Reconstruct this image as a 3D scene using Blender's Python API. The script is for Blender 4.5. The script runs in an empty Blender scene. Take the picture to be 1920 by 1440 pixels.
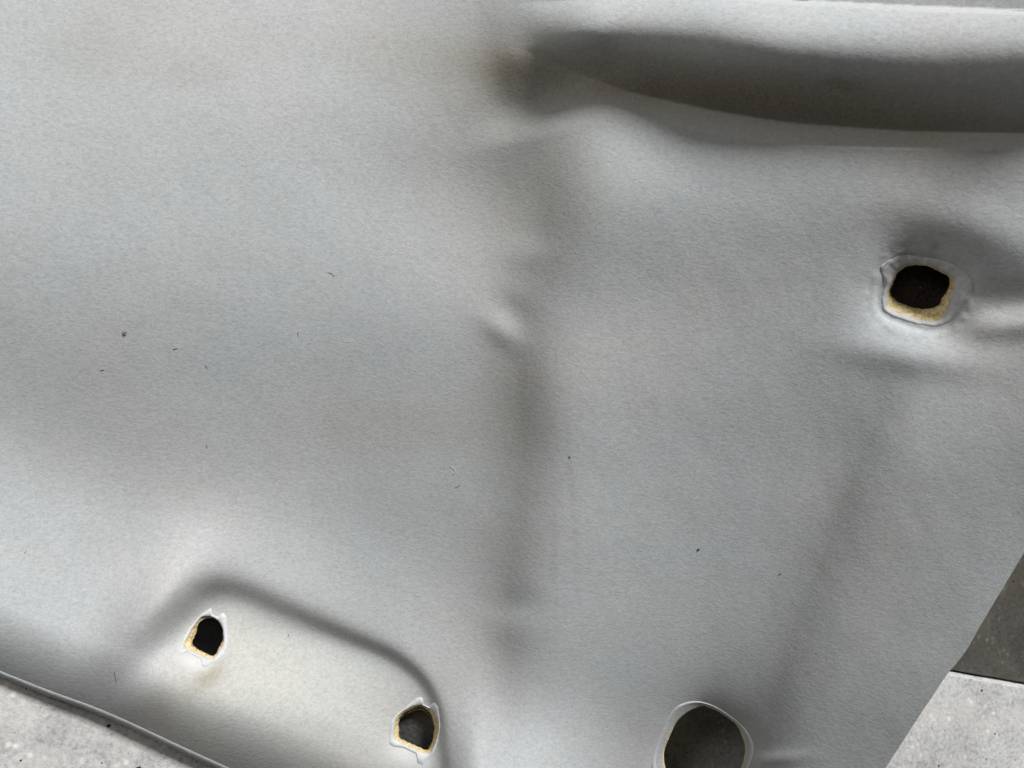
import bpy, bmesh, math, random
import numpy as np
from mathutils import Vector

# ------------------------------------------------------------------ camera
scene = bpy.context.scene
F = 1478.0                       # focal length of the phone in photo pixels
TILT = math.radians(12.0)
CAM = np.array([0.0, 0.077, 0.362])
cs, sn = math.cos(TILT), math.sin(TILT)
cam_d = bpy.data.cameras.new("camera")
cam_d.sensor_width = 36.0
cam_d.lens = 36.0 * F / 1920.0
cam_d.clip_start = 0.01
cam_d.clip_end = 60.0
cam = bpy.data.objects.new("camera", cam_d)
scene.collection.objects.link(cam)
cam.location = CAM
cam.rotation_euler = (-TILT, 0, 0)
cam_d.dof.use_dof = True
cam_d.dof.focus_distance = 0.385
cam_d.dof.aperture_fstop = 14.0
scene.camera = cam

# ------------------------------------------------------------------ world and lamps
world = bpy.data.worlds.new("World")
scene.world = world
world.use_nodes = True
bg = world.node_tree.nodes["Background"]
bg.inputs[0].default_value = (1.0, 0.97, 0.92, 1)
bg.inputs[1].default_value = 0.02


def lamp(name, az, el, dist, size, watts, col):
    """area lamp aimed at the panel; az from +Y towards +X, both in degrees"""
    a, e = math.radians(az), math.radians(el)
    d = Vector((math.sin(a) * math.cos(e), math.cos(a) * math.cos(e), math.sin(e)))
    L = bpy.data.lights.new(name, 'AREA')
    L.shape = 'SQUARE'
    L.size = size
    L.energy = watts
    L.color = col
    o = bpy.data.objects.new(name, L)
    scene.collection.objects.link(o)
    o.location = d * dist
    o.rotation_euler = (-d).to_track_quat('-Z', 'Y').to_euler()
    return o


lamp("key_lamp", 29, 25.5, 4.0, 0.75, 228, (0.98, 0.99, 1.0))
lamp("fill_lamp", -34, 40, 0.9, 0.35, 1.9, (1.0, 0.98, 0.95))  # unseen fill added to brighten the left side of the panel

scene.view_settings.view_transform = 'Standard'
scene.view_settings.look = 'None'
scene.view_settings.exposure = 0.0
scene.view_settings.gamma = 1.0
scene.view_settings.use_curve_mapping = False

# ------------------------------------------------------------------ survey helpers
U = 0.00025                      # one survey unit (a photo pixel at the panel) in metres


def at(px, py, z):
    """survey mark + real height (m) -> world point(s)"""
    px = np.asarray(px, float); py = np.asarray(py, float); z = np.asarray(z, float)
    a = (px - 960.0) / F
    b = (720.0 - py) / F
    dx, dy, dz = a, -sn + b * cs, -cs - b * sn
    k = (z - CAM[2]) / dz
    return np.stack([CAM[0] + k * dx, CAM[1] + k * dy, np.broadcast_to(z, k.shape)], -1)


def smooth(e0, e1, x):
    t = np.clip((x - e0) / (e1 - e0), 0, 1)
    return t * t * (3 - 2 * t)


def soft(x, w):                  # softplus
    return w * np.logaddexp(0, x / w)


def gauss(x, y, cx, cy, sx, sy, rot=0.0):
    c, s = math.cos(math.radians(rot)), math.sin(math.radians(rot))
    u = (x - cx) * c + (y - cy) * s
    v = -(x - cx) * s + (y - cy) * c
    return np.exp(-0.5 * ((u / sx) ** 2 + (v / sy) ** 2))


def seg_dist(x, y, pts):
    """unsigned distance to an open polyline"""
    best = np.full(np.shape(x), 1e18)
    for (x0, y0), (x1, y1) in zip(pts[:-1], pts[1:]):
        dx, dy = x1 - x0, y1 - y0
        t = np.clip(((x - x0) * dx + (y - y0) * dy) / (dx * dx + dy * dy), 0, 1)
        best = np.minimum(best, (x - x0 - t * dx) ** 2 + (y - y0 - t * dy) ** 2)
    return np.sqrt(best)


def inside(x, y, poly):
    r = np.zeros(np.shape(x), bool)
    n = len(poly)
    for i in range(n):
        x0, y0 = poly[i]; x1, y1 = poly[(i + 1) % n]
        if y0 == y1:
            continue
        c = (y0 > y) != (y1 > y)
        r ^= c & (x < (x1 - x0) * (y - y0) / (y1 - y0) + x0)
    return r


def sdf(x, y, poly):             # positive inside
    d = seg_dist(x, y, list(poly) + [poly[0]])
    return np.where(inside(x, y, poly), d, -d)


def catmull(pts, n=8, closed=True):
    out = []
    m = len(pts)
    P = [np.array(p, float) for p in pts]
    rng = range(m) if closed else range(m - 1)
    for i in rng:
        if closed:
            p0, p1, p2, p3 = P[i - 1], P[i], P[(i + 1) % m], P[(i + 2) % m]
        else:
            p0, p1, p2, p3 = P[max(i - 1, 0)], P[i], P[i + 1], P[min(i + 2, m - 1)]
        for k in range(n):
            t = k / n
            out.append(tuple(0.5 * (2 * p1 + (p2 - p0) * t + (2 * p0 - 5 * p1 + 4 * p2 - p3) * t * t
                                    + (3 * p1 - p0 - 3 * p2 + p3) * t ** 3)))
    if not closed:
        out.append(tuple(P[-1]))
    return out


def vnoise(x, y, seed, octaves=3):
    """cheap smooth value noise, about -1..1"""
    rs = np.random.RandomState(seed)
    tot = np.zeros(np.shape(x)); amp = 1.0; s = 1.0
    for o in range(octaves):
        T = rs.uniform(-1, 1, (64, 64))
        xi = np.floor(x * s).astype(int); yi = np.floor(y * s).astype(int)
        fx = x * s - xi; fy = y * s - yi
        fx = fx * fx * (3 - 2 * fx); fy = fy * fy * (3 - 2 * fy)
        a = T[xi % 64, yi % 64]; b = T[(xi + 1) % 64, yi % 64]
        c = T[xi % 64, (yi + 1) % 64]; d = T[(xi + 1) % 64, (yi + 1) % 64]
        tot += amp * ((a * (1 - fx) + b * fx) * (1 - fy) + (c * (1 - fx) + d * fx) * fy)
        amp *= 0.5; s *= 2.03
    return tot


# ------------------------------------------------------------------ outlines of the panel
EDGE_BL = [(-890, 884), (-420, 1068), (-120, 1208), (0, 1259), (87, 1294), (175, 1326), (250, 1358), (350, 1405),
           (425, 1439), (560, 1500), (720, 1580), (900, 1690)]
EDGE_R = [(1540, 1690), (1600, 1545), (1630, 1490), (1661, 1438), (1695, 1385), (1722, 1343), (1753, 1297),
          (1774, 1265), (1790, 1246), (1811, 1218), (1835, 1176), (1866, 1124), (1900, 1067), (1920, 1034),
          (1960, 965), (2040, 820), (2130, 640), (2230, 400), (2300, 100), (2330, -470)]
EBL = catmull(EDGE_BL, 6, False)
ER = catmull(EDGE_R, 6, False)
OUTLINE = EBL + ER + [(-890, -470)]

H_RIGHT = [(1683, 510), (1702, 497), (1727, 496), (1750, 500), (1772, 511), (1786, 521), (1789, 535), (1782, 556),
           (1772, 586), (1758, 600), (1737, 602), (1706, 594), (1677, 583), (1665, 574), (1664, 550), (1672, 530)]
H_RIGHT_IN = [(1685, 511), (1702, 499), (1727, 498), (1747, 502), (1772, 515), (1780, 524), (1777, 544), (1766, 559),
              (1760, 572), (1739, 579), (1714, 577), (1693, 570), (1677, 560), (1670, 546), (1678, 524)]
R_RIGHT = [(1650, 503), (1672, 486), (1700, 477), (1740, 485), (1785, 496), (1808, 509), (1824, 530), (1822, 556),
           (1800, 582), (1780, 604), (1750, 611), (1703, 601), (1662, 584), (1652, 566), (1655, 546), (1656, 524)]

H_ONE = [(377, 1158), (390, 1156), (402, 1159), (413, 1170), (419, 1190), (419, 1206), (411, 1220), (399, 1235),
         (377, 1228), (346, 1212), (354, 1192), (365, 1173)]
H_ONE_IN = [(377, 1169), (391, 1163), (406, 1167), (415, 1183), (417, 1200), (409, 1216), (401, 1229), (383, 1223),
            (361, 1209), (365, 1194), (372, 1179)]
R_ONE = [(377, 1153), (394, 1141), (397.5, 1143), (396.5, 1152), (411, 1158), (413, 1152), (418, 1149), (424, 1156),
         (426, 1183), (427, 1208), (421, 1227), (402, 1241), (386, 1251), (379, 1249), (376, 1235), (350, 1221),
         (341, 1227), (335, 1224), (341, 1206), (354, 1179)]

H_TWO = [(788, 1322), (803, 1328), (816, 1343), (822, 1360), (819, 1382), (812, 1400), (802, 1413), (782, 1407),
         (757, 1395), (739, 1383), (740, 1360), (747, 1342), (767, 1328)]
H_TWO_IN = [(787, 1330), (800, 1337), (810, 1348), (814, 1365), (812, 1382), (807, 1398), (800, 1406), (787, 1401),
            (767, 1392), (750, 1383), (748, 1367), (750, 1348), (765, 1337)]
R_TWO = [(767, 1321), (780, 1310), (788, 1307), (793, 1311), (791, 1320), (806, 1327), (809, 1320), (815, 1317),
         (821, 1326), (824, 1345), (825, 1365), (820, 1390), (813, 1412), (802, 1425), (792, 1434), (783, 1430),
         (781, 1414), (757, 1402), (738, 1400), (730, 1394), (731, 1377), (733, 1353), (745, 1339)]

H_ROUND = [(1320, 1323), (1340, 1330), (1363, 1343), (1384, 1360), (1394, 1380), (1400, 1400), (1398, 1420),
           (1388, 1448), (1365, 1472), (1330, 1488), (1290, 1486), (1258, 1466), (1244, 1436), (1243, 1407),
           (1253, 1380), (1265, 1356), (1282, 1339), (1302, 1327)]
H_ROUND_IN = [(1320, 1324), (1340, 1331), (1362, 1344), (1382, 1361), (1391, 1381), (1395, 1400), (1391, 1418),
              (1380, 1442), (1360, 1464), (1328, 1478), (1292, 1476), (1264, 1460), (1251, 1436), (1248, 1408),
              (1256, 1382), (1267, 1357), (1283, 1340), (1303, 1328)]
R_ROUND = [(1327, 1320), (1344, 1327), (1366, 1341), (1390, 1360), (1404, 1378), (1412, 1400), (1408, 1424),
           (1398, 1452), (1370, 1484), (1330, 1502), (1282, 1500), (1240, 1476), (1223, 1440), (1229, 1404),
           (1242, 1370), (1253, 1346), (1268, 1327), (1287, 1318), (1308, 1316)]

PAD = catmull([(228, 1285), (285, 1205), (335, 1140), (385, 1100), (450, 1100), (540, 1138), (650, 1186), (740, 1226),
               (795, 1272), (824, 1330), (834, 1400), (838, 1480), (800, 1640), (500, 1700), (200, 1500), (190, 1350)], 6)

HOLES = {'right': H_RIGHT, 'one': H_ONE, 'two': H_TWO, 'round': H_ROUND}
HOLES = {k: catmull(v, 4) for k, v in HOLES.items()}

CREASE_X = [850, 960, 1020, 1064, 1183, 1346, 1476, 1692, 1920, 2300]
CREASE_Y = [70, 84, 108, 129, 175, 210, 231, 247, 252, 254]
LIP_X = [850, 1000, 1037, 1080, 1183, 1292, 1422, 1557, 1692, 1855, 2300]
LIP_Y = [90, 112, 137, 169, 219, 245, 265, 277, 280, 279, 279]
CREST_X = [850, 1000, 1150, 1300, 1500, 1700, 1920, 2300]
CREST_Y = [10, 8, -2, -6, 8, 19, 27, 36]


def ease(y, ks, vs, sig=45.0):
    """table lookup with rounded corners"""
    g = np.arange(-1000, 2600, 5.0)
    v = np.interp(g, ks, vs)
    k = np.exp(-0.5 * (np.arange(-40, 41) * 5.0 / sig) ** 2)
    v = np.convolve(np.pad(v, 40, mode='edge'), k / k.sum(), 'valid')
    return np.interp(y, g, v)


def streak_x(y):
    return ease(y, [250, 350, 450, 550, 650, 900, 1100, 1350, 1600], [1062, 1040, 1018, 995, 980, 982, 955, 945, 945])


# ------------------------------------------------------------------ relief of the moulded panel (in survey units)
def relief(x, y):
    x = np.asarray(x, float); y = np.asarray(y, float)
    xe = x; x = np.where(x > 1960, 1960 + 90 * np.tanh((x - 1960) / 90.0), x)      # levels off past the right side
    # trough: the left half leans to the lamp, the right half away from it
    h = 0.19 * soft(930 - x, 70) + 0.14 * soft(x - 1080, 160) + 0.04 * soft(x - 1000, 90)
    right = smooth(950, 1350, x)
    h -= right * (0.04 * soft(y - 600, 160) + 0.05 * soft(y - 1000, 120))
    h += 0.05 * soft(460 - y, 60) * right
    h -= 0.17 * soft(470 - y, 70) * smooth(1120, 600, x)
    # belly between the upper left and the lower border
    h -= 0.145 * (soft(y - 430, 110) - soft(y - 930, 60)) * smooth(1000, 560, x)
    # soft rise across the trough line (the dark streak), dying out to both sides
    w = ease(y, [200, 400, 560, 640, 900, 1100, 1350], [120, 112, 100, 88, 96, 92, 94])
    amp = ease(y, [150, 260, 330, 430, 550, 620, 690, 780, 900, 1100, 1250, 1330, 1420],
               [0, 50, 150, 140, 86, 74, 100, 100, 88, 92, 86, 36, 0], 60)
    u = x - streak_x(y)
    h += amp * 0.5 * np.tanh(u / (w * (0.92 - 0.22 * np.tanh(u / w)))) * np.exp(-np.abs(u) / 330.0)
    # end of the grab bulge and dents along the streak
    v = y - 268 + 0.22 * (x - 990)
    h += 9.0 * np.exp(-0.5 * ((x - 1000) / 72.0) ** 2) * np.exp(-0.5 * (v / np.where(v < 0, 26, 95)) ** 2)
    h -= 5.0 * gauss(x, y, 1020, 203, 76, 22, -10)
    h += 30.0 * 0.5 * (1 + np.tanh((x - 940) / 44.0)) * smooth(1330, 1000, x) * smooth(205, 95, y + 0.35 * np.clip(x - 960, 0, 200)) * smooth(-150, 90, y)
    h += 4.6 * gauss(x, y, 940, 622, 30, 16, 38)
    h -= 3.6 * gauss(x, y, 958, 582, 30, 18, 38)
    h += 3.5 * gauss(x, y, 985, 478, 30, 22, 0)
    h += 3.5 * gauss(x, y, 962, 1180, 36, 26, 0)
    h -= 2.6 * gauss(x, y, 968, 1135, 34, 20, 0)
    # rise towards the right edge (broad faint band from the clip hole down)
    bx = ease(y, [600, 720, 1000, 1250, 1450], [1710, 1675, 1560, 1470, 1420])
    u = x - bx
    h += 62.0 * 0.5 * np.tanh(u / (98.0 - 14.0 * np.tanh(u / 80.0))) * np.exp(-np.abs(u) / 260.0) * smooth(560, 900, y)
    h += 0.16 * soft(150 - seg_dist(x, y, ER), 40) * smooth(950, 1350, y)
    # rolled lower left border
    d = seg_dist(x, y, EBL)
    d = np.where(inside(x, y, OUTLINE), d, -d)
    far = smooth(1500, 700, x)
    h += (0.30 * soft(400 - d, 40) * smooth(900, 300, x) + 0.08 * soft(330 - d, 50)) * far
    dd = np.clip(120 - d, 0, 400)
    h -= far * (0.0042 * dd ** 2)
    h += 0.05 * (soft(x - 150, 50) - soft(x - 620, 50)) * smooth(220, 20, d) * far
    h += 24.0 * smooth(1440, 1520, y) * smooth(380, 460, x) * smooth(900, 800, x)
    # low dome between the pad and the round hole
    h += 0.55 * soft(y - 1315, 36) * smooth(800, 900, x) * smooth(1200, 980, x)
    # moulded pad for the grab handle
    sp = sdf(x, y, PAD)
    h += 0.24 * (soft(150 + sp, 36) - soft(sp, 30)) * smooth(-20, 170, d) * smooth(140, 330, x)
    wpad = ease(x, [230, 380, 560, 760, 840], [54, 40, 29, 18, 12], 20)
    q = (y - 1100) * 0.917 - (x - 400) * 0.40
    depth = ease(x, [250, 450, 700, 850], [94, 53, 36, 20], 40) * (1 - 0.95 * np.clip((q + 30) / 300.0, 0, 1) ** 1.2)
    fade = 1 - (1 - smooth(1360, 1180, y) * smooth(170, 260, x)) * (1 - smooth(560, 790, x))
    h -= depth * fade * (0.5 + 0.5 * np.tanh((sp - 0.25 * wpad) / wpad * 1.35))
    h += 8.0 * gauss(x, y, 300, 1275, 60, 30, -35)
    h += 34.0 * gauss(x, y, 284, 1134, 85, 36, -48)
    h -= 12.0 * gauss(x, y, 350, 1168, 62, 22, -48)
    # sunk seats round the holes
    sr = sdf(x, y, HOLES['right'])
    h -= 30.0 * np.exp(-np.maximum(-sr, 0) / 38.0) * smooth(-170, -30, sr)
    h += 7.0 * gauss(x, y, 1712, 668, 90, 24, 8)
    h -= 4.0 * np.exp(-((-sr - 17) / 6.0) ** 2) + 1.5 * np.exp(-((-sr - 34) / 9.0) ** 2) * vnoise(x / 22.0, y / 22.0, 8, 2)
    h += 4.0 * gauss(x, y, 1770, 405, 120, 34, 12)
    h += 5.0 * np.exp(-((y - (622 - 0.10 * (x - 1780))) / 24.0) ** 2) * smooth(1790, 1870, x)
    h -= 5.0 * np.exp(-((y - (566 - 0.02 * (x - 1780))) / 34.0) ** 2) * smooth(1790, 1870, x)
    h += 9.0 * gauss(x, y, 1930, 470, 80, 50, 0)
    so = sdf(x, y, HOLES['round'])
    h -= 22.0 * np.exp(-np.maximum(-so, 0) / 36.0)
    h += 4.0 * np.exp(-((y - (1428 - 0.08 * (x - 1400))) / 14.0) ** 2) * smooth(1405, 1430, x) * smooth(1560, 1440, x)
    for k in ('one', 'two'):
        s1 = sdf(x, y, HOLES[k])
        h -= 3.0 * np.exp(-np.maximum(-s1, 0) / 14.0)
    # grab pocket in the upper right: lip, shaded inner wall, steep face, round crest that looks at the lamp
    yl = ease(x, LIP_X, LIP_Y, 22); yc = ease(x, CREASE_X, CREASE_Y, 22); yt = ease(x, CREST_X, CREST_Y, 25)
    S = (0.5 * smooth(950, 1130, x) + 0.5 * smooth(1090, 1450, x)) * smooth(2350, 1960, x)
    D = 24.0 * smooth(1090, 1260, x)
    ub = np.clip((yl - y) / np.maximum(yl - yc, 4.0), 0, 1)
    h -= D * (0.75 * ub + 0.25 * ub * ub) * smooth(2350, 1960, x)
    t = np.clip((yc - y) / (yc - yt), 0, 1.4)
    W = 215.0
    t1 = np.minimum(t, 0.38)
    t2 = np.clip(t - 0.38, 0, 0.65)
    prof = W * (1.0 * t1 + 1.0 * t2 - 1.70 * t2 ** 2)
    h += (S * 0.74 + 0.18 * D / 24.0) * (1 - 0.36 * smooth(1300, 1900, x)) * prof
    h -= S * 50.0 * smooth(1.00, 1.035, t) * smooth(1260, 1480, x)
    # the whole panel leans across the floor
    h += 0.08 * (0.875 * (x - 960) + 0.485 * (y - 720))
    # gentle unevenness of a used panel
    h += 0.8 * vnoise(x / 170.0, y / 170.0, 3, 2) + 0.3 * vnoise(x / 45.0, y / 60.0, 5, 2)
    return h


def zat(x, y):
    return relief(x, y) * U


def surf(x, y, dz=0.0):
    return at(x, y, zat(x, y) + dz)


# ------------------------------------------------------------------ materials
def mat(name):
    m = bpy.data.materials.new(name)
    m.use_nodes = True
    nt = m.node_tree
    b = nt.nodes["Principled BSDF"]
    return m, nt, b


def N(nt, t, **kw):
    n = nt.nodes.new(t)
    for k, v in kw.items():
        if hasattr(n, k):
            setattr(n, k, v)
        else:
            n.inputs[k].default_value = v
    return n


def ramp(nt, src, stops):
    r = nt.nodes.new('ShaderNodeValToRGB')
    el = r.color_ramp.elements
    while len(el) < len(stops):
        el.new(0.5)
    for e, (p, c) in zip(el, stops):
        e.position = p
        e.color = (*c, 1) if len(c) == 3 else c
    nt.links.new(src, r.inputs[0])
    return r


def mapped(nt, scale, rot=(0, 0, 0)):
    tc = nt.nodes.new('ShaderNodeTexCoord')
    mp = nt.nodes.new('ShaderNodeMapping')
    mp.inputs['Scale'].default_value = scale
    mp.inputs['Rotation'].default_value = rot
    nt.links.new(tc.outputs['Object'], mp.inputs[0])
    return mp.outputs[0]


def mix(nt, fac, a, b, mode='MIX'):
    m = nt.nodes.new('ShaderNodeMix')
    m.data_type = 'RGBA'
    m.blend_type = mode
    for sock, v in ((m.inputs[0], fac), (m.inputs[6], a), (m.inputs[7], b)):
        if isinstance(v, (int, float)):
            sock.default_value = v
        elif isinstance(v, tuple):
            sock.default_value = (*v, 1)
        else:
            nt.links.new(v, sock)
    return m.outputs[2]


def fabric_material():
    m, nt, b = mat("headliner_fabric")
    big = N(nt, 'ShaderNodeTexNoise', **{'Scale': 9.0, 'Detail': 3.0, 'Roughness': 0.6})
    nt.links.new(mapped(nt, (1, 1, 1)), big.inputs['Vector'])
    col = ramp(nt, big.outputs[0], [(0.30, (0.475, 0.468, 0.462)), (0.47, (0.460, 0.469, 0.466)),
                                    (0.60, (0.448, 0.467, 0.468)), (0.75, (0.478, 0.471, 0.467))])
    # knitted nap: short crosswise tufts
    v1 = mapped(nt, (480, 740, 480), (0, 0, 0.06))
    n1 = N(nt, 'ShaderNodeTexNoise', **{'Scale': 1.0, 'Detail': 3.0, 'Roughness': 0.62, 'Distortion': 0.7})
    nt.links.new(v1, n1.inputs['Vector'])
    v2 = mapped(nt, (1500, 1900, 1500))
    n2 = N(nt, 'ShaderNodeTexNoise', **{'Scale': 1.0, 'Detail': 2.0, 'Roughness': 0.6})
    nt.links.new(v2, n2.inputs['Vector'])
    nap = ramp(nt, n1.outputs[0], [(0.32, (0.88, 0.88, 0.88)), (0.5, (1, 1, 1)), (0.68, (1.09, 1.09, 1.09))])
    c = mix(nt, 1.0, col.outputs[0], nap.outputs[0], 'MULTIPLY')
    fz = ramp(nt, n2.outputs[0], [(0.3, (0.92, 0.92, 0.92)), (0.7, (1.08, 1.08, 1.08))])
    c = mix(nt, 1.0, c, fz.outputs[0], 'MULTIPLY')
    # hand grime, painted pocket shade and a warm pad tint carried by the mesh
    at_s = N(nt, 'ShaderNodeAttribute', attribute_name='soil_shade')
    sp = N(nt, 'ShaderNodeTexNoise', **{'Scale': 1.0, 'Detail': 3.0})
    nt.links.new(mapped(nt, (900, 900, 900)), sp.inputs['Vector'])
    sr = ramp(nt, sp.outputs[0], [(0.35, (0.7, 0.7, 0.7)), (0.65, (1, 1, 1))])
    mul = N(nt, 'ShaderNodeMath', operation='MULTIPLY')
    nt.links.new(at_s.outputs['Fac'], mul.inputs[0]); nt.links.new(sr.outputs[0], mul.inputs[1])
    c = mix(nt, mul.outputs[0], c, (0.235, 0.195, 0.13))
    at_w = N(nt, 'ShaderNodeAttribute', attribute_name='warm')
    tint = mix(nt, 1.0, c, (1.09, 1.06, 0.99), 'MULTIPLY')
    c = mix(nt, at_w.outputs['Fac'], c, tint)
    at_p = N(nt, 'ShaderNodeAttribute', attribute_name='press')
    c = mix(nt, at_p.outputs['Fac'], c, (0.66, 0.655, 0.64))
    nt.links.new(c, b.inputs['Base Color'])
    b.inputs['Roughness'].default_value = 0.95
    b.inputs['Specular IOR Level'].default_value = 0.12
    b.inputs['Sheen Weight'].default_value = 0.12
    b.inputs['Sheen Roughness'].default_value = 0.6
    bm1 = N(nt, 'ShaderNodeBump', **{'Strength': 0.4, 'Distance': 0.00036})
    nt.links.new(n1.outputs[0], bm1.inputs['Height'])
    bm2 = N(nt, 'ShaderNodeBump', **{'Strength': 0.22, 'Distance': 0.00016})
    nt.links.new(n2.outputs[0], bm2.inputs['Height'])
    nt.links.new(bm1.outputs[0], bm2.inputs['Normal'])
    nt.links.new(bm2.outputs[0], b.inputs['Normal'])
    return m


def pressed_material(name="pressed_fabric", c0=(0.52, 0.52, 0.525), c1=(0.64, 0.64, 0.64)):
    m, nt, b = mat(name)
    n = N(nt, 'ShaderNodeTexNoise', **{'Scale': 1.0, 'Detail': 3.0})
    nt.links.new(mapped(nt, (500, 500, 500)), n.inputs['Vector'])
    r = ramp(nt, n.outputs[0], [(0.3, c0), (0.7, c1)])
    nt.links.new(r.outputs[0], b.inputs['Base Color'])
    b.inputs['Roughness'].default_value = 0.6
    b.inputs['Specular IOR Level'].default_value = 0.3
    bp = N(nt, 'ShaderNodeBump', **{'Strength': 0.25, 'Distance': 0.0004})
    nt.links.new(n.outputs[0], bp.inputs['Height']); nt.links.new(bp.outputs[0], b.inputs['Normal'])
    return m


def foam_material():
    m, nt, b = mat("foam_core")
    n = N(nt, 'ShaderNodeTexNoise', **{'Scale': 1.0, 'Detail': 4.0, 'Roughness': 0.7})
    nt.links.new(mapped(nt, (700, 700, 700)), n.inputs['Vector'])
    r = ramp(nt, n.outputs[0], [(0.30, (0.30, 0.19, 0.07)), (0.44, (0.72, 0.54, 0.25)), (0.58, (0.88, 0.76, 0.46)),
                                (0.70, (0.92, 0.88, 0.74))])
    nt.links.new(r.outputs[0], b.inputs['Base Color'])
    b.inputs['Roughness'].default_value = 0.9
    b.inputs['Specular IOR Level'].default_value = 0.15
    bp = N(nt, 'ShaderNodeBump', **{'Strength': 0.8, 'Distance': 0.0008})
    nt.links.new(n.outputs[0], bp.inputs['Height']); nt.links.new(bp.outputs[0], b.inputs['Normal'])
    return m


def plain(name, c0, c1, scale, rough=0.9, bump=0.5, dist=0.0006):
    m, nt, b = mat(name)
    n = N(nt, 'ShaderNodeTexNoise', **{'Scale': 1.0, 'Detail': 4.0, 'Roughness': 0.65})
    nt.links.new(mapped(nt, (scale,) * 3), n.inputs['Vector'])
    r = ramp(nt, n.outputs[0], [(0.3, c0), (0.7, c1)])
    nt.links.new(r.outputs[0], b.inputs['Base Color'])
    b.inputs['Roughness'].default_value = rough
    b.inputs['Specular IOR Level'].default_value = 0.15
    bp = N(nt, 'ShaderNodeBump', **{'Strength': bump, 'Distance': dist})
    nt.links.new(n.outputs[0], bp.inputs['Height']); nt.links.new(bp.outputs[0], b.inputs['Normal'])
    return m


def concrete(name, tones, aggregate, pore, seed, warm):
    m, nt, b = mat(name)
    vec = mapped(nt, (1, 1, 1), (0, 0, seed))
    big = N(nt, 'ShaderNodeTexNoise', **{'Scale': 28.0, 'Detail': 5.0, 'Roughness': 0.65})
    nt.links.new(vec, big.inputs['Vector'])
    base = ramp(nt, big.outputs[0], [(0.30, tones[0]), (0.50, tones[1]), (0.70, tones[2])])
    fine = N(nt, 'ShaderNodeTexNoise', **{'Scale': 420.0, 'Detail': 5.0, 'Roughness': 0.75})
    nt.links.new(vec, fine.inputs['Vector'])
    fr = ramp(nt, fine.outputs[0], [(0.34, (0.66,) * 3), (0.5, (1.0,) * 3), (0.66, (1.2,) * 3)])
    c = mix(nt, 1.0, base.outputs[0], fr.outputs[0], 'MULTIPLY')
    # pale grains of sand and aggregate
    vo = N(nt, 'ShaderNodeTexVoronoi', **{'Scale': 230.0, 'Randomness': 1.0})
    nt.links.new(vec, vo.inputs['Vector'])
    g = ramp(nt, vo.outputs['Distance'], [(0.12, (1, 1, 1)), (0.42, (0, 0, 0))])
    sel = N(nt, 'ShaderNodeTexNoise', **{'Scale': 90.0, 'Detail': 2.0})
    nt.links.new(vec, sel.inputs['Vector'])
    s = ramp(nt, sel.outputs[0], [(0.52, (0, 0, 0)), (0.66, (1, 1, 1))])
    f = mix(nt, 1.0, g.outputs[0], s.outputs[0], 'MULTIPLY')
    c = mix(nt, f, c, aggregate)
    # warm patches
    wn = N(nt, 'ShaderNodeTexNoise', **{'Scale': 45.0, 'Detail': 3.0})
    nt.links.new(vec, wn.inputs['Vector'])
    wr = ramp(nt, wn.outputs[0], [(0.5, (0, 0, 0)), (0.75, (0.5, 0.5, 0.5))])
    c = mix(nt, wr.outputs[0], c, warm)
    # air pores
    dn = N(nt, 'ShaderNodeTexNoise', **{'Scale': 300.0, 'Detail': 3.0})
    nt.links.new(vec, dn.inputs['Vector'])
    ad = N(nt, 'ShaderNodeVectorMath', operation='MULTIPLY_ADD')
    nt.links.new(dn.outputs['Color'], ad.inputs[0])
    ad.inputs[1].default_value = (0.004, 0.004, 0.004)
    nt.links.new(vec, ad.inputs[2])
    pf = None
    for scale, lim, lo in ((60.0, 0.15, 0.86), (150.0, 0.17, 0.72), (420.0, 0.22, 0.74)):
        pv = N(nt, 'ShaderNodeTexVoronoi', **{'Scale': scale, 'Randomness': 1.0})
        nt.links.new(ad.outputs[0], pv.inputs['Vector'])
        ps = N(nt, 'ShaderNodeSeparateColor')
        nt.links.new(pv.outputs['Color'], ps.inputs[0])
        rad = N(nt, 'ShaderNodeMapRange')
        for k, v in (('From Min', lo), ('From Max', 1.0), ('To Min', 0.0), ('To Max', lim)):
            rad.inputs[k].default_value = v
        nt.links.new(ps.outputs[0], rad.inputs[0])
        df = N(nt, 'ShaderNodeMath', operation='SUBTRACT')
        nt.links.new(rad.outputs[0], df.inputs[0]); nt.links.new(pv.outputs['Distance'], df.inputs[1])
        sc = N(nt, 'ShaderNodeMath', operation='MULTIPLY', use_clamp=True)
        nt.links.new(df.outputs[0], sc.inputs[0]); sc.inputs[1].default_value = 25.0
        if pf is None:
            pf = sc.outputs[0]
        else:
            mx = N(nt, 'ShaderNodeMath', operation='MAXIMUM')
            nt.links.new(pf, mx.inputs[0]); nt.links.new(sc.outputs[0], mx.inputs[1])
            pf = mx.outputs[0]
    c = mix(nt, pf, c, pore)
    nt.links.new(c, b.inputs['Base Color'])
    b.inputs['Roughness'].default_value = 0.88
    b.inputs['Specular IOR Level'].default_value = 0.25
    b1 = N(nt, 'ShaderNodeBump', **{'Strength': 0.5, 'Distance': 0.0006})
    nt.links.new(fine.outputs[0], b1.inputs['Height'])
    b2 = N(nt, 'ShaderNodeBump', **{'Strength': 0.8, 'Distance': 0.001})
    b2.invert = True
    nt.links.new(pf, b2.inputs['Height']); nt.links.new(b1.outputs[0], b2.inputs['Normal'])
    nt.links.new(b2.outputs[0], b.inputs['Normal'])
    return m


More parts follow.
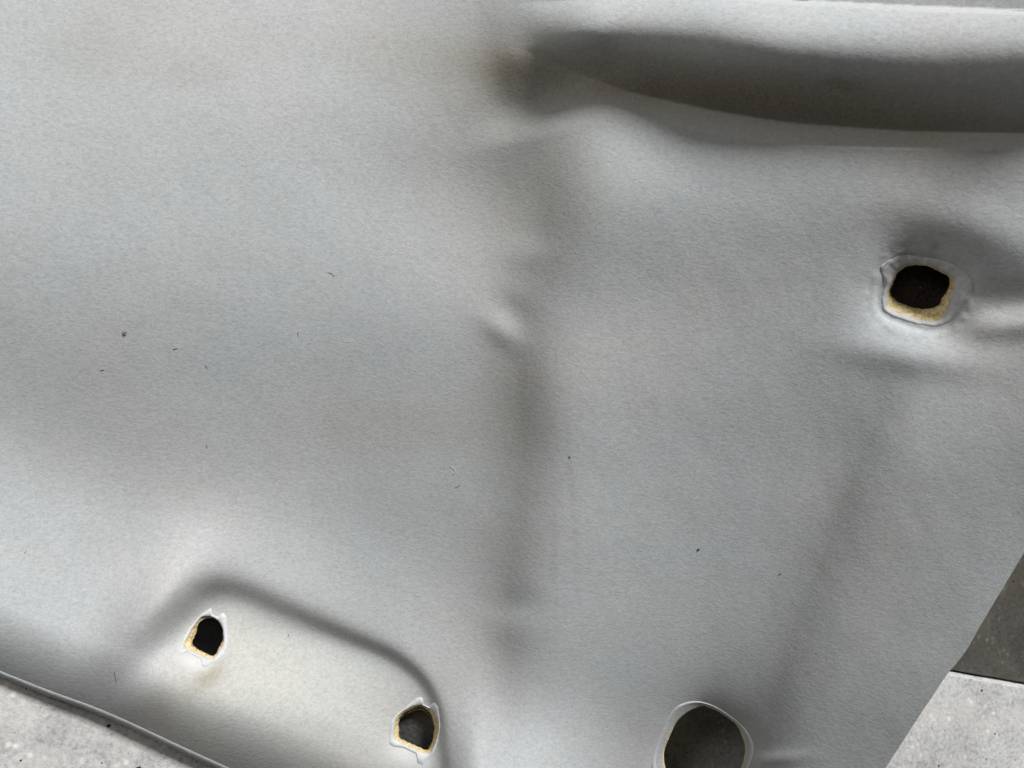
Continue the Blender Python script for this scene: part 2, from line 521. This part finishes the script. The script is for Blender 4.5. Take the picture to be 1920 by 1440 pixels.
M_FAB = fabric_material()
M_PRESS = pressed_material()
M_SOFT = pressed_material("puckered_fabric", (0.44, 0.445, 0.45), (0.58, 0.58, 0.58))
M_FOAM = foam_material()
M_BOARD = plain("fibre_board", (0.10, 0.09, 0.075), (0.20, 0.18, 0.15), 300)
M_FELT = plain("dark_felt", (0.012, 0.009, 0.008), (0.055, 0.045, 0.040), 900, 1.0, 1.0, 0.0012)
M_BLACK = plain("flat_black", (0.002, 0.002, 0.002), (0.005, 0.005, 0.005), 200, 1.0, 0.1)
M_GREY = plain("dim_floor_grey", (0.06, 0.058, 0.058), (0.13, 0.125, 0.122), 500)
M_LINT = plain("dark_lint", (0.13, 0.12, 0.11), (0.21, 0.19, 0.175), 800)
M_WLINT = plain("pale_lint", (0.66, 0.66, 0.64), (0.78, 0.78, 0.76), 800)
M_LIGHT = concrete("light_concrete", ((0.45, 0.44, 0.43), (0.57, 0.56, 0.545), (0.67, 0.66, 0.65)),
                   (0.93, 0.92, 0.90), (0.05, 0.048, 0.045), 0.4, (0.74, 0.71, 0.65))
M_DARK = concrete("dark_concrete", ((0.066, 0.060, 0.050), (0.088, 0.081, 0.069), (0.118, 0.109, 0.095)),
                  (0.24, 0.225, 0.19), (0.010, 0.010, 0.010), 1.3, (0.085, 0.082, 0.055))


# ------------------------------------------------------------------ object helpers
def link(name, me, m, parent=None, label=None):
    o = bpy.data.objects.new(name, me)
    scene.collection.objects.link(o)
    if m:
        me.materials.append(m)
    if parent:
        o.parent = parent
    if label:
        o['label'] = label
    return o


def mesh_from(name, verts, faces, shade=True):
    me = bpy.data.meshes.new(name)
    me.from_pydata([tuple(v) for v in verts], [], [tuple(f) for f in faces])
    me.update()
    if shade:
        me.polygons.foreach_set('use_smooth', [True] * len(me.polygons))
    return me


def quad_mesh(name, co, quads):
    me = bpy.data.meshes.new(name)
    n, q = len(co), len(quads)
    me.vertices.add(n)
    me.vertices.foreach_set('co', np.ascontiguousarray(co, np.float32).ravel())
    me.loops.add(q * 4)
    me.loops.foreach_set('vertex_index', np.ascontiguousarray(quads, np.int32).ravel())
    me.polygons.add(q)
    me.polygons.foreach_set('loop_start', np.arange(0, q * 4, 4, dtype=np.int32))
    me.polygons.foreach_set('use_smooth', np.ones(q, bool))
    me.update(calc_edges=True)
    return me


def axis(lo, a, b, hi, fine, coarse):
    return np.concatenate([np.arange(lo, a, coarse), np.arange(a, b, fine), np.arange(b, hi + coarse, coarse)])


def cut_sheet(name, gx, gy, dz, attrs=False):
    """sheet of the panel: grid cut to outline and holes, border vertices pulled onto the cut line"""
    X, Y = np.meshgrid(gx, gy)
    ny, nx = X.shape
    cx = 0.25 * (X[:-1, :-1] + X[1:, :-1] + X[:-1, 1:] + X[1:, 1:])
    cy = 0.25 * (Y[:-1, :-1] + Y[1:, :-1] + Y[:-1, 1:] + Y[1:, 1:])
    keep = inside(cx, cy, OUTLINE)
    for hp in HOLES.values():
        keep &= ~inside(cx, cy, hp)
    idx = np.arange(ny * nx).reshape(ny, nx)
    q = np.stack([idx[1:, :-1], idx[1:, 1:], idx[:-1, 1:], idx[:-1, :-1]], -1)
    used = np.zeros((ny, nx), int); gone = np.zeros((ny, nx), int)
    for dy in (0, 1):
        for dx in (0, 1):
            used[dy:ny - 1 + dy, dx:nx - 1 + dx] += keep
            gone[dy:ny - 1 + dy, dx:nx - 1 + dx] += ~keep
    rim = (used > 0) & (gone > 0)
    bx, by = X[rim], Y[rim]
    best = np.full(bx.shape, 1e18); px = bx.copy(); py = by.copy()
    for poly in [OUTLINE] + list(HOLES.values()):
        P = list(poly) + [poly[0]]
        for (x0, y0), (x1, y1) in zip(P[:-1], P[1:]):
            ddx, ddy = x1 - x0, y1 - y0
            L = ddx * ddx + ddy * ddy
            if L < 1e-9:
                continue
            t = np.clip(((bx - x0) * ddx + (by - y0) * ddy) / L, 0, 1)
            qx, qy = x0 + t * ddx, y0 + t * ddy
            dd = (bx - qx) ** 2 + (by - qy) ** 2
            m = dd < best
            best = np.where(m, dd, best); px = np.where(m, qx, px); py = np.where(m, qy, py)
    X[rim], Y[rim] = px, py
    co = surf(X, Y, dz).reshape(-1, 3)
    quads = q[keep]
    remap = -np.ones(ny * nx, int)
    u = np.unique(quads)
    remap[u] = np.arange(len(u))
    me = quad_mesh(name, co[u], remap[quads])
    if attrs:
        xs, ys = X.ravel()[u], Y.ravel()[u]
        soil_shade = (0.62 * gauss(xs, ys, 392, 1268, 26, 15, -40) + 0.30 * gauss(xs, ys, 350, 1232, 10, 22, 30)
                + 0.35 * gauss(xs, ys, 1582, 158, 26, 9, 8) + 0.22 * gauss(xs, ys, 790, 800, 130, 45, 0)
                + 0.18 * gauss(xs, ys, 150, 90, 70, 50, 0) + 0.18 * gauss(xs, ys, 370, 135, 50, 22, 10)
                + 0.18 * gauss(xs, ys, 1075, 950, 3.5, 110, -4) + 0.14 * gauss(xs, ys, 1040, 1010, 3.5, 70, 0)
                + 0.07 * np.clip(vnoise(xs / 210.0 + 3, ys / 160.0, 21, 3), 0, 1)
                + 0.95 * gauss(xs, ys, 1420, 182, 400, 44, 7) + 0.26 * gauss(xs, ys, 962, 740, 60, 100, 0) + 0.14 * gauss(xs, ys, 960, 1050, 60, 160, 0)  # widest term paints the grab pocket's shade into the colour
                + 0.10 * gauss(xs, ys, 870, 150, 90, 110, 0) + 0.08 * gauss(xs, ys, 600, 1180, 200, 30, 22)
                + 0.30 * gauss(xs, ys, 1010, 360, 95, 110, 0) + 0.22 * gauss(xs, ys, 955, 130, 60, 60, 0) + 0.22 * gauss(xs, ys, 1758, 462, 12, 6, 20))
        press = (0.8 * gauss(xs, ys, 357, 1240, 18, 12, 25) + 0.9 * gauss(xs, ys, 755, 1418, 26, 16, 20)
                 + 0.5 * gauss(xs, ys, 388, 1245, 10, 8, -40))
        warm = 0.95 * smooth(0, 90, sdf(xs, ys, PAD)) * smooth(1600, 1300, ys)
        for nm, vals in (('soil_shade', soil_shade), ('warm', warm), ('press', press)):
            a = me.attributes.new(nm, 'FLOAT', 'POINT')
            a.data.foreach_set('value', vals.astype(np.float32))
    return me


# ------------------------------------------------------------------ floor slabs
def floor_z(p):
    """slab surface (m) at plan x, y: the panel's moulding leans a little against it"""
    return 0.0308 - 0.2508 * (p[0] + 0.25) - 0.24 * (p[1] + 0.13)


def on_floor(px, py, dz=0.0):
    z = -0.02
    for _ in range(12):
        w = at(px, py, z)
        z = floor_z(w) + dz
    return at(px, py, z)


J0 = on_floor(1774, 1265.5); J1 = on_floor(1920, 1290.5)
jd = (J1 - J0)[:2]; jd /= np.linalg.norm(jd)
jn = np.array([-jd[1], jd[0]])               # towards the dark slab (up the picture)


def slab(name, m, side, gap, top, far):
    bm = bmesh.new()
    a = J0[:2] + jn * gap
    ring = []
    n = 160
    rs = random.Random(7 + side)
    for i in range(n + 1):
        s = -1.0 + 2.0 * i / n
        wob = rs.uniform(-1, 1) * 0.0003
        p = a + jd * s + jn * wob
        ring.append(p)
    rows = []
    for k, (off, dz) in enumerate(((0.0, -0.012), (0.0, -0.0002), (0.0002, 0.0), (far, 0.0))):
        rows.append([bm.verts.new((*(p + jn * side * off), floor_z(p + jn * side * off) + top + dz)) for p in ring])
    for r0, r1 in zip(rows[:-1], rows[1:]):
        for i in range(n):
            f = (r0[i], r0[i + 1], r1[i + 1], r1[i]) if side > 0 else (r0[i + 1], r0[i], r1[i], r1[i + 1])
            bm.faces.new(f)
    me = bpy.data.meshes.new(name)
    bm.to_mesh(me); bm.free()
    o = link(name, me, m)
    o['kind'] = 'structure'
    return o


slab("light_concrete_floor", M_LIGHT, -1, 0.0, 0.0, 1.2)
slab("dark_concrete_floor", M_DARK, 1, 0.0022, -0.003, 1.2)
bm = bmesh.new()
q = [(-1.1, -0.02), (1.1, -0.02), (1.1, 0.02), (-1.1, 0.02)]
vs = []
for s, t in q:
    p = J0[:2] + jd * s + jn * t
    vs.append(bm.verts.new((*p, floor_z(p) - 0.011)))
bm.faces.new(vs)
me = bpy.data.meshes.new("joint_bed"); bm.to_mesh(me); bm.free()
o = link("joint_bed", me, M_BLACK); o['kind'] = 'structure'

# ------------------------------------------------------------------ the headliner panel
panel = bpy.data.objects.new("headliner_panel", None)
scene.collection.objects.link(panel)
panel['label'] = "grey fabric car headliner panel with cut clip holes lying on concrete floor"
panel['category'] = "headliner"

gx = axis(-900, -30, 1950, 2340, 2.8, 16)
gy = axis(-480, -30, 1470, 1700, 2.8, 16)
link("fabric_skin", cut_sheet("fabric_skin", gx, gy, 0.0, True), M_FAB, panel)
gx = axis(-900, -30, 1950, 2340, 9, 24)
gy = axis(-480, -30, 1470, 1700, 9, 24)
link("backing_board", cut_sheet("backing_board", gx, gy, -0.0042), M_BOARD, panel)


def strip(name, pts, profile, m, label=None, wob=0.0, seed=1):
    """profile: list of (outward offset in units, dz in m); pts an open line with outward = right of travel"""
    P = np.array(pts, float)
    T = np.gradient(P, axis=0)
    T /= np.linalg.norm(T, axis=1)[:, None]
    Nn = np.stack([-T[:, 1], T[:, 0]], -1)
    base = zat(P[:, 0], P[:, 1])
    rows = []
    for k, (o, dz) in enumerate(profile):
        w = wob * vnoise(np.arange(len(P)) * 0.35, np.full(len(P), k * 0.7), seed, 2)
        Q = P + Nn * (o + w)[:, None] if np.ndim(w) else P + Nn * o
        rows.append(at(Q[:, 0], Q[:, 1], base + dz))
    co = np.concatenate(rows)
    n = len(P)
    faces = [(k * n + i, k * n + i + 1, (k + 1) * n + i + 1, (k + 1) * n + i)
             for k in range(len(rows) - 1) for i in range(n - 1)]
    return link(name, mesh_from(name, co, faces), m, panel, label)


def dense(pts, step=4.0):
    out = []
    for a, b in zip(pts[:-1], pts[1:]):
        L = math.dist(a, b); k = max(1, int(L / step))
        out += [(a[0] + (b[0] - a[0]) * i / k, a[1] + (b[1] - a[1]) * i / k) for i in range(k)]
    return out + [pts[-1]]


# folded fabric hem along the lower left border (bead), and the cut border on the right
ebl = dense(EBL, 4)
strip("folded_hem", ebl, [(-4, -0.0005), (-2.0, 0.0001), (0, 0.0003), (3, 0.0001), (6, -0.0004), (8, -0.0011),
                          (9, -0.0022), (7, -0.0034), (3, -0.0042)], M_FAB,
      "pale folded fabric hem along the lower left border", 0.5, 4)
er = dense(ER, 4)
strip("cut_border", er, [(0.0, 0.0), (1.0, -0.0005), (1.2, -0.0020), (0.5, -0.0042), (-30, -0.02),
                        (-70, -0.05)], M_FAB, None, 0.25, 9)  # last two rows: unseen inward flange added to block side light


# ------------------------------------------------------------------ hole rims, foam edges and what lies behind
def polar(poly, c, ang):
    """radius of a (star shaped) outline round c at the given angles"""
    P = np.array(poly, float) - c
    Q = np.roll(P, -1, axis=0)
    r = np.zeros(len(ang))
    for i, a in enumerate(ang):
        d = np.array([math.cos(a), math.sin(a)])
        e = Q - P
        den = d[0] * e[:, 1] - d[1] * e[:, 0]
        den = np.where(abs(den) < 1e-12, 1e-12, den)
        t = (P[:, 0] * e[:, 1] - P[:, 1] * e[:, 0]) / den
        s = (P[:, 0] * d[1] - P[:, 1] * d[0]) / den
        ok = (s >= -1e-6) & (s <= 1 + 1e-6) & (t > 0)
        r[i] = t[ok].max() if ok.any() else 0
    return r


def loft(name, c, ang, rings, m, parent, label=None, follow=True, zc=None):
    """rings: (radii, dz) from outside in"""
    n = len(ang)
    rows = []
    for r, dz in rings:
        x = c[0] + np.cos(ang) * r; y = c[1] + np.sin(ang) * r
        z = (zat(x, y) if zc is None else zc) + dz
        rows.append(at(x, y, z))
    co = np.concatenate(rows)
    faces = [(k * n + i, (k + 1) * n + i, (k + 1) * n + (i + 1) % n, k * n + (i + 1) % n)
             for k in range(len(rows) - 1) for i in range(n)]
    return link(name, mesh_from(name, co, faces), m, parent, label)


def hole(rim_poly, cut, inner, lift, depth, seed, rim_label, sharp=False, foam_noise=1.0, fold=False, m_rim=None, wav=0.0):
    c = np.mean(np.array(inner), axis=0)
    n = 220
    ang = np.linspace(0, 2 * math.pi, n, endpoint=False)
    ro = polar(rim_poly if sharp else catmull(rim_poly, 5), c, ang)
    rc = polar(catmull(cut, 4), c, ang)
    ri = polar(catmull(inner, 4), c, ang)
    k = np.arange(n)
    jag = vnoise(np.cos(ang) * 9 + 20, np.sin(ang) * 9 + 20, seed, 3)
    jag2 = vnoise(np.cos(ang) * 14 + 30, np.sin(ang) * 14 + 30, seed + 5, 3)
    ro = np.maximum(ro + wav * vnoise(np.cos(ang) * 3.1 + 9, np.sin(ang) * 3.1 + 9, seed + 9, 3), rc + 1.0)
    zw = wav * 0.00012 * vnoise(np.cos(ang) * 4.3 + 7, np.sin(ang) * 4.3 + 7, seed + 3, 3)
    w = ro - rc
    z1 = np.minimum(lift, w * U * 0.45 + 0.0002)
    if fold:        # cloth rolled down into the hole
        rim = loft("hole_rim", c, ang, [(ro + 3, -0.0006), (ro, 0.0004), (ro - 0.2 * w, 0.0005),
                                        (ro - 0.6 * w, -0.0006), (rc + 0.3, -0.0022), (rc - 0.5, -0.0028)],
                   M_PRESS, panel, rim_label)
        top = -0.0028
    else:
        rim = loft("hole_rim", c, ang, [(ro + 2.5, -0.0005), (ro, 0.00015), (ro - 0.35 * w, z1 + zw),
                                        (rc + 0.3 * w, z1 + 1.6 * zw), (rc + 0.05 * w, 0.5 * z1), (rc - 0.3, -0.0004)],
                   m_rim or M_PRESS, panel, rim_label)
        top = 0.0
    ri = np.minimum(np.maximum(ri, rc - 3.0) if fold else ri, rc - 0.6)
    j = foam_noise
    loft("foam_edge", c, ang, [(rc + 1.0, top + 0.0001), (rc - 0.2 + 0.4 * j * jag2, top - 0.0002),
                               (0.6 * rc + 0.4 * ri + 0.7 * j * jag, top - 0.4 * depth),
                               (0.25 * rc + 0.75 * ri + 0.8 * j * jag2, top - 0.75 * depth),
                               (ri + 0.8 * j * jag, top - depth), (ri + 3.0, top - depth - 0.0006)],
         M_FOAM, rim, "torn tan foam edge inside the hole")
    return rim, c, ang, ri


def cup(rim, c, ang, ri, z0, depth, m, name, grow=1.15):
    zc = float(zat(c[0], c[1]))
    loft(name, c, ang, [(ri * grow + 1, -z0), (ri * grow, -z0 - depth), (ri * 0.5, -z0 - depth - 0.001),
                        (ri * 0.02, -z0 - depth - 0.001)], m, rim, None, zc=zc)


rim, c, ang, ri = hole(R_RIGHT, H_RIGHT, H_RIGHT_IN, 0.0006, 0.0045, 11, "puckered pale rim of the rounded square hole", False,
                       1.0, False, M_SOFT, 2.2)
cup(rim, c, ang, ri, 0.0046, 0.003, M_FELT, "felt_pad", 1.3)


def fold(pts, rad, lift, m, parent):
    """small raised crease of cloth"""
    L = np.array(catmull(pts, 5, False))
    T = np.gradient(L, axis=0); T /= np.linalg.norm(T, axis=1)[:, None]
    Nn = np.stack([-T[:, 1], T[:, 0]], -1)
    n = len(L)
    e = np.sin(np.linspace(0.05, math.pi - 0.05, n))
    rows = []
    for k, z in ((-1.0, -0.0004), (-0.55, 0.6), (0, 1.0), (0.55, 0.6), (1.0, -0.0004)):
        q = L + Nn * (k * rad * e)[:, None]
        rows.append(surf(q[:, 0], q[:, 1], np.where(z > 0, z * lift * e, z)))
    faces = [(k * n + i, k * n + i + 1, (k + 1) * n + i + 1, (k + 1) * n + i) for k in range(4) for i in range(n - 1)]
    link("cloth_fold", mesh_from("cloth_fold", np.concatenate(rows), faces), m, parent)


for pts, rad in ([[(1781, 553), (1794, 550), (1810, 548)], 5.5],):
    fold(pts, rad, 0.0005, M_SOFT, rim)
rim, c, ang, ri = hole(R_ONE, H_ONE, H_ONE_IN, 0.0006, 0.0028, 12, "white pronged rim of the hole filled with black", True)
cup(rim, c, ang, ri, 0.0031, 0.0006, M_BLACK, "shade_liner", 1.1)  # black cup added so the hole stays dark
rim, c, ang, ri = hole(R_TWO, H_TWO, H_TWO_IN, 0.0006, 0.0035, 13, "white pronged rim of the hole beside the pad corner", True)
zc2 = float(zat(c[0], c[1]))
loft("shade_liner", c, ang, [(ri + 1, -0.0034), (ri + 3, -0.0040), (ri * 1.05 + 3, -0.0100)], M_BLACK, rim, None, zc=zc2)  # black tube added to keep light out of the hole
loft("dim_floor_disc", c, ang, [(ri * 1.05 + 4, -0.0098), (ri * 0.5, -0.0096), (ri * 0.02, -0.0096)], M_GREY, rim, None, zc=zc2)  # grey disc added in place of the dimly lit floor below
rim, c, ang, ri = hole(R_ROUND, H_ROUND, H_ROUND_IN, 0.0008, 0.0030, 14, "smooth pale rim rolled into the large round hole",
                       False, 0.5, True)

# ------------------------------------------------------------------ lint and specks lying on the cloth
def fibre(pts, rad, m, label, extra=()):
    lines = [pts] + list(extra)
    verts, faces = [], []
    for ln in lines:
        L = catmull(ln, 4, False) if len(ln) > 2 else dense(ln, 2.0)
        L = np.array(L)
        T = np.gradient(L, axis=0)
        T /= np.maximum(np.linalg.norm(T, axis=1), 1e-9)[:, None]
        Nn = np.stack([-T[:, 1], T[:, 0]], -1)
        b0 = len(verts)
        for i, p in enumerate(L):
            r = 0.75 * rad * (0.55 + 0.45 * math.sin(math.pi * (i + 0.5) / len(L)))
            for a in range(5):
                th = 2 * math.pi * a / 5
                q = p + Nn[i] * math.cos(th) * r
                verts.append(surf(q[0], q[1], 0.00018 + math.sin(th) * r * U))
        for i in range(len(L) - 1):
            for a in range(5):
                faces.append((b0 + i * 5 + a, b0 + i * 5 + (a + 1) % 5, b0 + (i + 1) * 5 + (a + 1) % 5, b0 + (i + 1) * 5 + a))
        faces.append(tuple(b0 + a for a in range(5)))
        faces.append(tuple(b0 + (len(L) - 1) * 5 + a for a in range(5)))
    V = np.array(verts)
    org = V.mean(axis=0)
    o = link("lint_fibre", mesh_from("lint_fibre", V - org, faces), m)
    o.location = org
    o['label'] = label
    o['category'] = "lint"
    o['group'] = "lint scattered on the cloth"
    return o


fibre([(231, 620), (233, 626), (232, 633)], 0.9, M_LINT, "dark star-shaped lint tuft on the left of the cloth",
      [[(228, 624), (236, 629)], [(237, 622), (229, 630)]])
fibre([(324, 655), (328, 654), (333, 653)], 0.6, M_LINT, "short level dark dash right of the star-shaped tuft")
fibre([(188, 697), (190, 694), (195, 693)], 0.6, M_LINT, "tiny hooked dark hair below the star-shaped tuft")
fibre([(559, 622), (558.5, 627), (558, 631)], 0.55, M_LINT, "short upright dark hair level with the star-shaped tuft, nearer the middle")
fibre([(614, 511), (622, 513), (627, 519)], 0.5, M_LINT, "thin curved brown hair, highest of the lint on the left half")
fibre([(384, 684), (387, 688), (389, 691)], 0.5, M_LINT, "tiny slanted hair below the short level dash")
fibre([(1067, 855), (1068.5, 857), (1068, 859)], 1.5, M_LINT, "round dark dot right of the vertical crease")
fibre([(1308, 1029), (1310, 1031), (1312, 1030)], 1.7, M_LINT, "dark speck on the cloth above the round hole", [[(1311, 1028), (1308, 1033)]])
fibre([(843, 874), (850, 878), (853, 884), (849, 890)], 0.6, M_WLINT, "white curled thread left of the vertical crease")
fibre([(853, 914), (858, 912), (863, 909)], 0.5, M_LINT, "thin dark hair just under the white curled thread")
fibre([(778, 1116), (784, 1117), (790, 1115)], 0.5, M_WLINT, "short white thread on the slope above the handle pad")
fibre([(45, 1038), (48, 1035), (50, 1032)], 0.6, M_LINT, "small dark tick on the bright cloth at far left")
fibre([(540, 1188), (541, 1192), (540, 1195)], 0.7, M_LINT, "small dark hair on the pad between both pronged holes")
fibre([(387, 834), (388, 838), (388, 841)], 0.5, M_LINT, "tiny upright hair above the bright lower left band")
fibre([(1461, 1075), (1463, 1076), (1466, 1075)], 0.9, M_LINT, "faint speck right of the dark speck above the round hole")
fibre([(214, 1258), (216, 1270), (218, 1280)], 0.45, M_LINT, "long fine hair left of the black-filled hole, near the folded hem")
